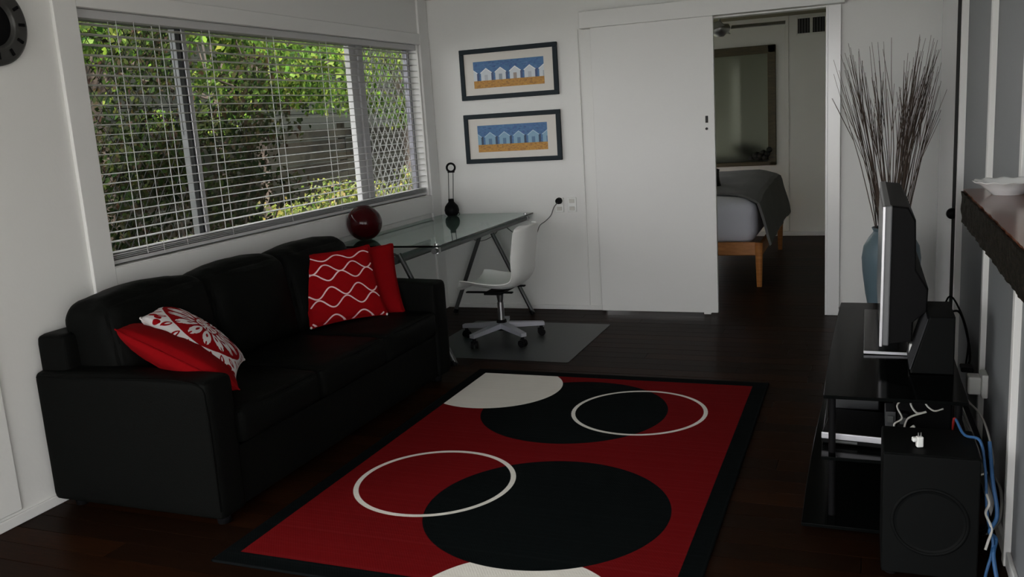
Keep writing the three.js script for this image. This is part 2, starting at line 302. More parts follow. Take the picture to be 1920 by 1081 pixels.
// ---------------------------------------------------------------- rug, mat
{
  const x0 = 1.0, x1 = 2.662, z0 = 1.66, z1 = 4.05, rug = thing('area_rug', 'red rug with black discs and white rings inside a black border', 'rug', [(x0 + x1) / 2, 0, (z0 + z1) / 2]);
  const tex = canvasTex(1024, 1472, (c, w, h) => {
    const X = (x) => ((x - x0) / (x1 - x0)) * w, Z = (z) => ((z - z0) / (z1 - z0)) * h, S = w / (x1 - x0);
    const disc = (x, z, r, f) => { c.fillStyle = f; c.beginPath(); c.arc(X(x), Z(z), r * S, 0, 7); c.fill(); };
    const ring = (x, z, r, lw) => { c.strokeStyle = '#e6e3dc'; c.lineWidth = lw * S; c.beginPath(); c.arc(X(x), Z(z), r * S, 0, 7); c.stroke(); };
    c.fillStyle = '#090d0e'; c.fillRect(0, 0, w, h);
    c.save(); c.beginPath(); c.rect(X(1.068), Z(1.735), X(2.586) - X(1.068), Z(3.972) - Z(1.735)); c.clip();
    c.fillStyle = '#6a0f12'; c.fillRect(0, 0, w, h);
    disc(1.775, 2.27, 0.467, '#0b0f10'); disc(2.016, 3.381, 0.466, '#0b0f10');
    disc(1.237, 1.977, 0.367, '#e4e1da'); disc(2.138, 4.081, 0.342, '#e4e1da');
    disc(2.016, 3.381, 0.466, '#0b0f10');
    ring(1.48, 3.24, 0.325, 0.022); ring(2.1, 2.235, 0.322, 0.02);
    c.restore();
    for (let y = 0; y < h; y += 2) { const k = 128 + 60 * noise.noise(y * 0.11, 3, 1) + rr(-30, 30); c.fillStyle = `rgba(${k > 128 ? '255,255,255' : '0,0,0'},${Math.abs(k - 128) / 1400})`; c.fillRect(0, y, w, 2); }
  });
  tex.flipY = false;
  const pm = new THREE.MeshPhysicalMaterial({ specularIntensity: 0.06, map: tex, roughness: 0.95, bumpMap: clothBump, bumpScale: 0.0008 });
  const g = new THREE.BoxGeometry(x1 - x0 - 0.006, 0.009, z1 - z0 - 0.006, 4, 1, 6).translate(0, 0.0055, 0), p = g.attributes.position, uv = g.attributes.uv;
  for (let i = 0; i < p.count; i++) uv.setXY(i, p.getX(i) / (x1 - x0) + 0.5, p.getZ(i) / (z1 - z0) + 0.5);
  part(rug, 'pile', g, pm);
  const e = (a, b, c, d) => rb(a, b, 0.0005, 0.0105, c, d, 0.004), w = (x1 - x0) / 2, d = (z1 - z0) / 2;
  part(rug, 'bound_edge', [e(-w, -w + 0.012, -d, d), e(w - 0.012, w, -d, d), e(-w, w, -d, -d + 0.012), e(-w, w, d - 0.012, d)], phy('rugEdge', L(0.003, 0.004, 0.0045), 0.9, { specularIntensity: 0.1 }));

  const s = new THREE.Shape(); const a = 0.5125, b = 0.49, r = 0.02;
  s.moveTo(-a + r, -b); s.lineTo(a - r, -b); s.absarc(a - r, -b + r, r, -Math.PI / 2, 0); s.lineTo(a, b - r); s.absarc(a - r, b - r, r, 0, Math.PI / 2); s.lineTo(-a + r, b); s.absarc(-a + r, b - r, r, Math.PI / 2, Math.PI); s.lineTo(-a, -b + r); s.absarc(-a + r, -b + r, r, Math.PI, Math.PI * 1.5);
  const mg = new THREE.ExtrudeGeometry(s, { depth: 0.002, bevelEnabled: false }).rotateX(-Math.PI / 2).translate(0, 0.0005, 0);
  const m = new THREE.Mesh(mg, phy('mat', L(0.07, 0.1, 0.093), 0.4, { transmission: 0.86, thickness: 0, ior: 1.2 })); m.name = 'chair_mat'; m.position.set(0.9625, 0, 0.94); m.receiveShadow = true; scene.add(m);
  tag(m, 'clear smoky plastic floor mat under the swivel chair', 'mat');
}

// ---------------------------------------------------------------- sofa
{
  const s = thing('sofa', 'black leather three-seat sofa against the wall under the window', 'sofa', [0.03, 0, 0]);
  const soft = (name, x0, x1, y0, y1, z0, z1, r, puff, seg, wr, sd) => { const o = part(s, name, softBox(x1 - x0, y1 - y0, z1 - z0, r, puff, seg, wr, sd), M.leather); o.position.set((x0 + x1) / 2, (y0 + y1) / 2, (z0 + z1) / 2); return o; };
  const Z0 = 1.815, Z1 = 3.845;
  for (const [a, b] of [[Z0, Z0 + 0.155], [Z1 - 0.155, Z1]]) soft('armrest', 0, 0.865, 0.04, 0.585, a, b, 0.028, { top: 0.012, px: 0.004 }, [24, 14, 10], 0.0012, a);
  soft('base', 0.04, 0.85, 0.045, 0.285, Z0 + 0.15, Z1 - 0.15, 0.015, {}, [20, 6, 30], 0.0015, 3);
  soft('back_frame', 0.0, 0.16, 0.06, 0.73, Z0 + 0.02, Z1 - 0.035, 0.03, {}, [8, 14, 30], 0.0012, 5);
  const zs = [Z0 + 0.155, 2.545, 3.125, Z1 - 0.155];
  for (let i = 0; i < 3; i++) {
    const c = soft('seat_cushion', 0.14, 0.872, 0.285, 0.43, zs[i] + 0.003, zs[i + 1] - 0.003, 0.035, { top: 0.022, px: 0.012 }, [24, 10, 22], 0.003, i * 4);
    const x = 0.366 - 0.018, y = 0.0725, d = (zs[i + 1] - zs[i]) / 2 - 0.01;
    part(c, 'piping', [tube([[x, y - 0.012, -d], [x + 0.008, y - 0.008, 0], [x, y - 0.012, d]], 0.0045, 24, 6)], M.leather);
    const k = soft('back_cushion', 0.09, 0.37, 0.40, 0.845, zs[i] + (i ? 0.003 : -0.03), zs[i + 1] - (i < 2 ? 0.003 : -0.05), 0.075, { top: 0.035, px: 0.05, nx: 0.02, z: 0.006 }, [18, 20, 24], 0.005, 11 + i * 5);
    k.rotation.z = 0.16; k.position.x -= 0.01;
  }
  for (const [x, z] of [[0.07, Z0 + 0.08], [0.8, Z0 + 0.08], [0.07, Z1 - 0.08], [0.8, Z1 - 0.08]]) part(s, 'foot', lathe([[0, 0], [0.026, 0], [0.03, 0.045], [0, 0.046]], 16).translate(x, 0, z), M.blackPlastic);
  const zf = Z1 - 0.002;
  part(s, 'arm_seam', [tube([[0.02, 0.565, zf], [0.4, 0.578, zf + 0.001], [0.84, 0.565, zf], [0.853, 0.5, zf], [0.856, 0.08, zf]], 0.0035, 60, 6)], M.leather);
}

// ---------------------------------------------------------------- scatter cushions
const axes = (u, v) => { const a = V(...u).normalize(), b = V(...v); b.addScaledVector(a, -a.dot(b)).normalize(); return new THREE.Matrix4().makeBasis(a, b, a.clone().cross(b)); };
function cushion(label, at, u, v, size, thick, mat, sd, seamMat, tall = size) {
  const t = thing('cushion', label, 'cushion', at); t.quaternion.setFromRotationMatrix(axes(u, v));
  part(t, 'cover', pillowGeo(size, tall, thick, sd), mat);
  part(t, 'seam', pillowSeam(size, tall, 0.003), seamMat ?? M.red);
  return t;
}
{
  const wave = canvasTex(512, 512, (c) => {
    c.fillStyle = '#850a10'; c.fillRect(0, 0, 512, 512);
    for (let i = 0; i < 900; i++) { c.fillStyle = `rgba(60,0,0,${rr(0.04, 0.16)})`; c.fillRect(rr(0, 512), rr(0, 512), rr(2, 5), rr(2, 5)); }
    c.strokeStyle = '#e3c3c3'; c.lineWidth = 9.5; c.lineCap = 'round';
    [[58, -1, 19], [136, 1, 30], [196, -1, 30], [308, 1, 34], [384, -1, 32], [494, 1, 26]].forEach(([y, s, a]) => { c.beginPath(); for (let x = 14; x <= 486; x += 4) { const yy = y + s * a * Math.cos(((x - 62) / 190) * Math.PI * 2); x === 14 ? c.moveTo(x, yy) : c.lineTo(x, yy); } c.stroke(); });
  });
  const wm = new THREE.MeshPhysicalMaterial({ specularIntensity: 0.08, map: wave, roughness: 0.85, bumpMap: clothBump, bumpScale: 0.0008 });
  const flower = canvasTex(512, 512, (c) => {
    c.fillStyle = '#dcd8da'; c.fillRect(0, 0, 512, 512);
    c.translate(256, 256); c.scale(1.22, 1.22);
    const petal = (r0, r1, w, a, f) => { c.save(); c.rotate(a); c.fillStyle = f; c.beginPath(); c.moveTo(r0, 0); c.bezierCurveTo(r0 + (r1 - r0) * 0.3, -w, r1 * 0.95, -w, r1, 0); c.bezierCurveTo(r1 * 0.95, w, r0 + (r1 - r0) * 0.3, w, r0, 0); c.fill(); c.restore(); };
    const R = '#8c0d14', Wt = '#e0dcde';
    c.fillStyle = R; c.beginPath(); c.arc(0, 0, 190, 0, 7); c.fill();
    for (let k = 0; k < 14; k++) { const a = (k / 14) * Math.PI * 2; petal(56, 176, 26, a, Wt); petal(84, 120, 7, a, R); for (let j = -1; j < 2; j++) petal(150, 182, 5, a + j * 0.1, R); }
    c.fillStyle = Wt; c.beginPath(); c.arc(0, 0, 50, 0, 7); c.fill();
    for (let k = 0; k < 9; k++) petal(14, 44, 6, (k / 9) * 6.283, R);
    for (let k = 0; k < 26; k++) { const a = (k / 26) * 6.283; petal(196, 246, 14, a, R); petal(204, 232, 5, a, Wt); }
    for (let q = 0; q < 4; q++) { c.save(); c.rotate(q * Math.PI / 2); c.translate(196, 196); for (let k = 0; k < 6; k++) { c.fillStyle = R; c.beginPath(); c.arc(rr(-46, 46), rr(-46, 46), 13, 0, 7); c.fill(); c.fillStyle = Wt; c.beginPath(); c.arc(0, 0, 7, 0, 7); c.fill(); } c.restore(); }
  });
  const fm = new THREE.MeshPhysicalMaterial({ specularIntensity: 0.08, map: flower, roughness: 0.85, bumpMap: clothBump, bumpScale: 0.0008 });
  const bead = std('bead', L(0.7, 0.66, 0.64), 0.6);
  const c1 = cushion('red cushion with white wavy lines leaning at the far end of the sofa', [0.5, 0.635, 2.29], [0.58, 0.0, -0.81], [-0.32, 0.9, -0.24], 0.44, 0.13, wm, 1, undefined, 0.405);
  for (const s of [-1, 1]) part(c1, 'corner_bead', new THREE.SphereGeometry(0.007, 12, 8).translate(s * 0.217, -0.2, 0), bead);
  cushion('plain red cushion behind the wavy-lined cushion at the far sofa arm', [0.51, 0.615, 2.11], [0.75, 0.0, -0.66], [-0.3, 0.9, -0.28], 0.44, 0.13, M.red, 5, undefined, 0.41);
  cushion('plain red cushion in front of the floral one beside the near sofa arm', [0.553, 0.603, 3.587], [0.67, -0.573, -0.471], [-0.657, -0.163, -0.736], 0.5, 0.15, M.red, 9);
  cushion('red and white floral cushion against the sofa back by the near arm', [0.503, 0.626, 3.43], [0.637, -0.669, -0.384], [-0.55, -0.044, -0.834], 0.44, 0.15, fm, 13, bead);
}

// ---------------------------------------------------------------- glass desk, its things, swivel chair
{
  const d = thing('glass_desk', 'glass topped desk on metal trestles in the corner by the window', 'desk');
  part(d, 'tabletop', rb(0.03, 0.79, 0.74, 0.752, 0.03, 1.66, 0.003), M.deskGlass);
  for (const x of [0.1, 0.755]) {
    part(d, 'rail', [rod([x, 0.717, 0.075], [x, 0.717, 1.66], 0.0175, 0.0175, 16)], M.greyMetal);
    for (const z of [0.105, 1.615]) part(d, 'clamp', [rod([x, 0.7, z], [x, 0.74, z], 0.023, 0.02, 14), rod([x, 0.752, z], [x, 0.758, z], 0.014, 0.014, 14)], M.steel, 'steel glass clamp');
  }
  part(d, 'beam', [rod([0.46, 0.655, 0.15], [0.46, 0.655, 1.62], 0.026, 0.026, 16)], M.greyMetal);
  for (const z of [0.19, 1.58]) {
    for (const [fx, tx] of [[0.155, 0.445], [0.80, 0.475]]) { const l = part(d, 'leg', [rod([fx, 0.012, z], [tx, 0.69, z], 0.0155, 0.0155, 12)], M.greyMetal); part(l, 'foot_cap', [rod([fx, 0, z], [fx + (tx - fx) * 0.04, 0.03, z], 0.02, 0.018, 12)], M.blackPlastic); }
  }
  // red ball vase
  const v = thing('ball_vase', 'dark red glossy round vase standing on the glass desk', 'vase', [0.135, 0.752, 1.385]);
  const vm = phy('redGlass', L(0.03, 0.001, 0.002), 0.09, { specularIntensity: 0.4 });
  const P = []; for (let a = -72; a <= 70; a += 4) P.push([0.113 * Math.cos((a * Math.PI) / 180), 0.108 + 0.113 * Math.sin((a * Math.PI) / 180)]);
  part(v, 'body', lathe([[0, 0], ...P, [0.034, 0.212], [0.03, 0.2], [0.03, 0.12], [0, 0.11]], 56), vm);
  part(v, 'rim', new THREE.TorusGeometry(0.036, 0.0035, 10, 40).rotateX(Math.PI / 2).translate(0, 0.2145, 0), vm);
  // desk lamp
  const l = thing('desk_lamp', 'slim black desk lamp with a ring head on the glass desk', 'lamp', [0.172, 0.752, 0.155]);
  part(l, 'base', lathe([[0, 0], [0.035, 0], [0.052, 0.018], [0.057, 0.045], [0.05, 0.075], [0.032, 0.098], [0.022, 0.108], [0.022, 0.13], [0, 0.131]], 32), M.blackPlastic);
  for (const s of [-1, 1]) part(l, 'arm', [rod([s * 0.018, 0.12, 0], [s * 0.02 + 0.014, 0.332, 0], 0.0035, 0.0035, 8)], M.greyMetal);
  part(l, 'lamp_head', [new THREE.TorusGeometry(0.031, 0.008, 14, 36).rotateY(0.3).translate(0.018, 0.368, 0), rod([-0.01, 0.335, 0], [0.045, 0.335, 0], 0.006)], M.blackPlastic);
}
{
  const c = thing('swivel_chair', 'white plastic shell swivel chair on castors at the glass desk', 'chair', [0.86, 0, 0.95]);
  const prof = new THREE.CatmullRomCurve3([[-0.222, 0.362], [-0.208, 0.386], [-0.16, 0.39], [-0.04, 0.374], [0.08, 0.368], [0.155, 0.385], [0.2, 0.44], [0.222, 0.54], [0.245, 0.66], [0.262, 0.765], [0.268, 0.782]].map(([x, y]) => V(x, y, 0)));
  const shell = sheet((u, v) => {
    const t = Math.max(0, Math.min(1, v)), p = prof.getPoint(t), w = 0.205 + 0.012 * Math.sin(t * 3.1) - (t > 0.86 ? 0.09 * Math.pow((t - 0.86) / 0.14, 2) : 0) - (t < 0.1 ? 0.02 * Math.pow((0.1 - t) / 0.1, 2) : 0), s = (u - 0.5) * 2, lift = 0.062 * Math.pow(Math.abs(s), 3.2);
    const up = t < 0.5 ? 1 : Math.max(0, 1 - (t - 0.5) * 4), fwd = t > 0.5 ? Math.min(1, (t - 0.5) * 4) : 0;
    return V(p.x - fwd * lift * 0.9 + (v - t) * 0.3, p.y + up * lift * (t < 0.12 ? 0.3 : 0.8) + (v - t) * 0.3, s * w);
  }, 26, 44, 0.007);
  part(c, 'shell', shell, M.whitePlastic);
  part(c, 'seat_frame', [rb(-0.19, 0.14, 0.344, 0.354, -0.13, -0.1), rb(-0.19, 0.14, 0.344, 0.354, 0.1, 0.13), rb(-0.06, 0.06, 0.332, 0.35, -0.13, 0.13)], M.blackPlastic);
  part(c, 'column', [rod([0, 0.13, 0], [0, 0.26, 0], 0.022, 0.022, 18), rod([0, 0.25, 0], [0, 0.338, 0], 0.014, 0.03, 18)], M.steel);
  part(c, 'hub', lathe([[0, 0.07], [0.035, 0.07], [0.04, 0.1], [0.032, 0.14], [0, 0.141]], 24), M.blackPlastic);
  for (let k = 0; k < 5; k++) {
    const a = (-33 + 72 * k) * Math.PI / 180, g = new THREE.BoxGeometry(0.27, 0.036, 0.056, 6, 1, 1), p = g.attributes.position;
    for (let i = 0; i < p.count; i++) { const t = p.getX(i) / 0.27 + 0.5; p.setZ(i, p.getZ(i) * (1 - 0.3 * t)); p.setY(i, p.getY(i) * (1 - 0.35 * t) - 0.02 * t + 0.105); }
    g.translate(0.155, 0, 0); g.computeVertexNormals(); g.rotateY(-a);
    const leg = part(c, 'leg', g, M.baseMetal), e = [0.27 * Math.cos(a), 0.27 * Math.sin(a)], b = a + 1.1 + k;
    const w = (s) => new THREE.CylinderGeometry(0.024, 0.024, 0.016, 18).rotateX(Math.PI / 2).translate(0, 0.0265, s * 0.014).rotateY(b).translate(e[0], 0, e[1]);
    part(leg, 'castor', [w(1), w(-1), rod([e[0], 0.03, e[1]], [e[0], 0.085, e[1]], 0.012, 0.012, 10), rb(-0.026, 0.02, 0.03, 0.056, -0.005, 0.005).rotateY(b).translate(e[0], 0, e[1])], M.blackPlastic);
  }
}
// ---------------------------------------------------------------- pictures, clock, outlets on the walls
{
  const huts = (kind) => canvasTex(640, 256, (c, w, h) => {
    c.fillStyle = '#d6d2cb'; c.fillRect(0, 0, w, h);
    const x0 = 66, y0 = kind ? 44 : 50, pw = 508, ph = kind ? 170 : 164;
    c.save(); c.beginPath(); c.rect(x0, y0, pw, ph); c.clip();
    c.fillStyle = '#3f6f9e'; c.fillRect(x0, y0, pw, ph);
    for (let i = 0; i < 500; i++) { c.fillStyle = ['rgba(40,70,120,.35)', 'rgba(95,130,180,.3)', 'rgba(60,80,150,.3)'][i % 3]; c.fillRect(x0 + rr(0, pw), y0 + rr(0, ph * 0.7), rr(6, 22), rr(3, 9)); }
    const base = y0 + ph * 0.72;
    for (let k = -1; k < 5; k++) {
      const cx = x0 + 92 + k * 105, hw = 38, top = y0 + ph * 0.28, eave = y0 + ph * 0.42;
      c.fillStyle = kind ? '#26405f' : '#3c4f78'; c.fillRect(cx + hw - 4, eave, 20, base - eave);
      c.fillStyle = kind ? '#7fa6c0' : '#cfd6dc'; c.beginPath(); c.moveTo(cx - hw, base); c.lineTo(cx - hw, eave); c.lineTo(cx, top); c.lineTo(cx + hw, eave); c.lineTo(cx + hw, base); c.fill();
      c.strokeStyle = kind ? '#a9c4d4' : '#eceff0'; c.lineWidth = 5; c.beginPath(); c.moveTo(cx - hw - 4, eave + 3); c.lineTo(cx, top - 2); c.lineTo(cx + hw + 4, eave + 3); c.stroke();
      c.fillStyle = kind ? '#55799b' : ['#a9b2ba', '#b5bcc4', '#8f9aa6', '#9c8f86', '#b5bcc4', '#a9b2ba'][k + 1]; c.fillRect(cx - 12, eave + 14, 24, base - eave - 14);
    }
    c.fillStyle = '#b98432'; c.fillRect(x0, base, pw, ph);
    for (let i = 0; i < 260; i++) { c.fillStyle = ['rgba(150,95,30,.4)', 'rgba(205,160,60,.4)', 'rgba(120,80,40,.35)'][i % 3]; c.fillRect(x0 + rr(0, pw), base + rr(0, 50), rr(5, 18), rr(3, 8)); }
    c.restore();
  });
  const fr = phy('pictureFrame', L(0.018, 0.026, 0.032), 0.5, { specularIntensity: 0.25 });
  const pic = (label, y0, y1, kind) => {
    const x0 = 0.2636, x1 = 1.0387, t = thing('picture', label, 'picture', [(x0 + x1) / 2, (y0 + y1) / 2, 0], 0), w = (x1 - x0) / 2, h = (y1 - y0) / 2, b = 0.034;
    part(t, 'frame', [rb(-w, w, h - b, h, 0.002, 0.026), rb(-w, w, -h, -h + b, 0.002, 0.026), rb(-w, -w + b, -h + b - 0.002, h - b + 0.002, 0.002, 0.026), rb(w - b, w, -h + b - 0.002, h - b + 0.002, 0.002, 0.026)], fr);
    part(t, 'print', new THREE.BoxGeometry(2 * (w - b), 2 * (h - b), 0.01).translate(0, 0, 0.009), new THREE.MeshStandardMaterial({ map: huts(kind), roughness: 0.5 }));
  };
  pic('framed print of pale beach huts, the upper one above the desk', 1.609, 1.981, 0);
  pic('framed print of blue beach huts, the lower one above the desk', 1.134, 1.5025, 1);

  const k = thing('wall_clock', 'round dark wall clock left of the window', 'clock', [0, 1.94, 3.755]);
  const G = (g) => g.rotateY(Math.PI / 2);
  part(k, 'bezel', G(lathe([[0.085, 0.006], [0.09, 0.03], [0.1, 0.033], [0.145, 0.028], [0.158, 0.018], [0.16, 0.002], [0.085, 0.002]], 64).rotateX(Math.PI / 2)), std('clockRim', L(0.035, 0.035, 0.033), 0.45));
  part(k, 'face', G(new THREE.CylinderGeometry(0.088, 0.088, 0.012, 48).rotateX(Math.PI / 2).translate(0, 0, 0.008)), M.blackPlastic);
  for (let i = 0; i < 12; i++) part(k, 'hour_mark', G(rb(-0.006, 0.006, 0.108, 0.136, 0.028, 0.036, 0.002).rotateZ(i * Math.PI / 6)), M.blackPlastic);
  part(k, 'hand', G(rb(-0.004, 0.004, -0.012, 0.06, 0.015, 0.018, 0.001).rotateZ(-0.1)), M.greyMetal); part(k, 'hand', G(rb(-0.003, 0.003, -0.012, 0.075, 0.019, 0.022, 0.001).rotateZ(2.1)), M.greyMetal);

  for (const [x, label] of [[0.993, 'white wall socket with a black plug above the chair'], [1.092, 'white wall socket with nothing plugged in beside the sliding door']]) {
    const s = thing('wall_socket', label, 'socket', [x, 0.8, 0]);
    part(s, 'plate', rb(-0.034, 0.034, -0.055, 0.055, 0, 0.009, 0.004), M.whitePlastic);
    for (const y of [0.027, -0.027]) part(s, 'switch', rb(-0.02, 0.02, y - 0.014, y + 0.014, 0.008, 0.012, 0.002), M.cream);
  }
  const cd = thing('lamp_cord', 'grey lamp cord running from the black plug down to the desk', 'cord');
  part(cd, 'plug', [new THREE.CylinderGeometry(0.022, 0.025, 0.03, 20).rotateX(Math.PI / 2).translate(0.995, 0.832, 0.027)], M.blackPlastic, 'round black plug');
  part(cd, 'cord', [tube([[0.99, 0.82, 0.04], [0.965, 0.79, 0.05], [0.94, 0.73, 0.06], [0.9, 0.69, 0.07], [0.86, 0.66, 0.09], [0.83, 0.6, 0.1], [0.75, 0.585, 0.08], [0.66, 0.59, 0.06], [0.6, 0.63, 0.07], [0.555, 0.69, 0.1]], 0.0035, 80), tube([[0.555, 0.69, 0.1], [0.5, 0.6, 0.12], [0.36, 0.55, 0.12], [0.24, 0.62, 0.1], [0.17, 0.73, 0.02], [0.17, 0.757, 0.016], [0.17, 0.756, 0.1]], 0.003, 60)], std('cord', L(0.09, 0.09, 0.09), 0.5));
}

// ---------------------------------------------------------------- bedroom
{
  const pine = new THREE.MeshStandardMaterial({ map: grain([205, 140, 75], [150, 88, 38]), roughness: 0.45 });
  const b = thing('bed', 'bed with honey timber frame and grey covers through the doorway', 'bed', [1.6, 0, -1.9]);
  const x0 = -0.78, x1 = 0.765, zf = 0.975, zr = -0.95;
  for (const [x, z] of [[x0 + 0.03, zf - 0.03], [x1 - 0.03, zf - 0.03], [x0 + 0.03, zr], [x1 - 0.03, zr]]) { const g = new THREE.CylinderGeometry(0.042, 0.026, 0.36, 4, 1).rotateY(Math.PI / 4); part(b, 'leg', uvBox(g.toNonIndexed()).translate(x, 0.18, z), pine); }
  part(b, 'foot_rail', rb(x0, x1 - 0.05, 0.255, 0.362, zf - 0.055, zf - 0.02, 0.006), pine);
  for (const x of [x0, x1 - 0.028]) part(b, 'side_rail', rb(x, x + 0.028, 0.26, 0.36, zr, zf - 0.05, 0.006), pine);
  part(b, 'head_rail', rb(x0, x1, 0.255, 0.5, zr - 0.04, zr - 0.005, 0.006), pine);
  const sheetM = std('bedSheet', L(0.68, 0.69, 0.78), 0.9, { bumpMap: clothBump, bumpScale: 0.0006 }), duvetM = std('duvet', L(0.12, 0.122, 0.122), 0.9, { bumpMap: clothBump, bumpScale: 0.0008 });
  const m = part(b, 'mattress', softBox(1.44, 0.36, 1.86, 0.1, { top: 0.03 }, [22, 12, 22], 0.008, 2), sheetM); m.position.set(-0.01, 0.52, 0.0);
  const dv = sheet((u, v) => {
    const t = Math.max(0, Math.min(1, u)), w = Math.max(0, Math.min(1, v)), arc = t * 2.3;                                   // across the bed, then down the near side
    const xa = -0.75 + Math.min(arc, 1.48), fall = Math.max(0, arc - 1.48), bend = Math.max(0, 0.16 - Math.abs(arc - 1.48)) * 0.5;
    const len = (fall > 0 ? 0.98 : 0.62 + 0.34 * Math.pow(Math.max(0, (arc - 0.9) / 0.58), 2)), z = -0.98 + w * (0.98 + len);
    const drop = fall * 0.52 * (1 - 0.1 * w);
    return V(xa + fall * 0.12 + 0.014 * noise.noise(t * 6, w * 8, 2) + (u - t), 0.775 - drop - bend * 0.5 + 0.02 * Math.sin(w * 4 + 0.6) - 0.03 * Math.pow(w, 6) + 0.022 * noise.noise(t * 5, w * 5, 9), z + (v - w));
  }, 46, 40, 0.02);
  part(b, 'duvet', dv, duvetM);
  const p = thing('bed_cushion', 'dark cushion lying on the bed cover seen past the sliding door', 'cushion', [1.72, 0.84, -1.7]); p.rotation.set(-1.25, 0.2, 0.2);
  part(p, 'cover', pillowGeo(0.42, 0.4, 0.13, 4), M.blackVinyl); part(p, 'seam', pillowSeam(0.42, 0.4, 0.003), M.blackVinyl);

  const mr = thing('wall_mirror', 'tall wall mirror in a dull gold wooden frame above the bed', 'mirror', [1.72, 1.415, -3.8]);
  const gilt = new THREE.MeshStandardMaterial({ map: grain([92, 82, 50], [56, 49, 30]), roughness: 0.5 }), w = 0.5, h = 0.635, f = 0.085;
  part(mr, 'frame', [rb(-w, w, h - f, h, 0, 0.035, 0.008), rb(-w, w, -h, -h + f * 0.5, 0, 0.035, 0.008), rb(-w, -w + f, -h, h, 0, 0.035, 0.008), rb(w - f, w, -h, h, 0, 0.035, 0.008)], gilt);
  part(mr, 'glass', rb(-w + 0.03, w - 0.03, -h + 0.03, h - 0.03, 0.004, 0.012, 0.001), std('mirror', L(0.2, 0.21, 0.165), 0.12, { metalness: 1 }));
  const fl = thing('dark_cluster', 'small dark cluster at the lower corner of the mirror', 'flowers', [2.09, 0.86, -3.74]);  // small dark cluster in front of the mirror glass
  part(fl, 'stem', [rod([0.06, -0.02, 0], [-0.12, 0.0, 0.01], 0.004), rod([0.06, -0.02, 0], [-0.03, 0.08, 0.01], 0.004)], M.dark);
  for (let i = 0; i < 9; i++) part(fl, 'cluster_ball', new THREE.IcosahedronGeometry(rr(0.022, 0.036), 1).translate(-0.13 + i * 0.024, 0.01 + (i % 3) * 0.03 * (i / 6), 0.02 + rr(-0.01, 0.02)), M.dark);

  const fan = thing('ceiling_fan', 'ceiling fan with pale blades near the bedroom ceiling', 'fan', [1.9, 2.125, -2.0]);
  part(fan, 'down_rod', rod([0, 0, 0], [0, 0.205, 0], 0.012), M.steel);
  part(fan, 'motor', lathe([[0, -0.075], [0.035, -0.072], [0.06, -0.05], [0.085, -0.035], [0.095, 0.0], [0.08, 0.03], [0, 0.035]], 32), M.steel, 'brushed metal motor housing');
  for (let k = 0; k < 4; k++) { const bl = part(fan, 'blade', rb(0.1, 0.56, -0.004, 0.004, -0.055, 0.055, 0.003).rotateX(0.3).rotateY(k * Math.PI / 2 + 0.06), std('fanBlade', L(0.3, 0.3, 0.29), 0.5)); }
  const vt = thing('wall_vent', 'pale wall vent with dark slots high on the bedroom wall', 'vent', [2.578, 2.213, -3.8]);
  part(vt, 'frame', [rb(-0.15, 0.15, 0.075, 0.092, 0, 0.02), rb(-0.15, 0.15, -0.092, -0.075, 0, 0.02), rb(-0.15, -0.135, -0.092, 0.092, 0, 0.02), rb(0.135, 0.15, -0.092, 0.092, 0, 0.02), rb(-0.014, 0.014, -0.08, 0.08, 0, 0.02)], M.bedWall);
  part(vt, 'back_plate', bx(-0.14, 0.14, -0.08, 0.08, 0.001, 0.004), M.dark);
  for (const s of [-1, 1]) for (let i = 0; i < 4; i++) part(vt, 'slat', rb(s * 0.075 - 0.048 + i * 0.028, s * 0.075 - 0.04 + i * 0.028, -0.078, 0.078, 0.004, 0.016, 0.001), std('ventSlat', L(0.12, 0.12, 0.12), 0.6));
}

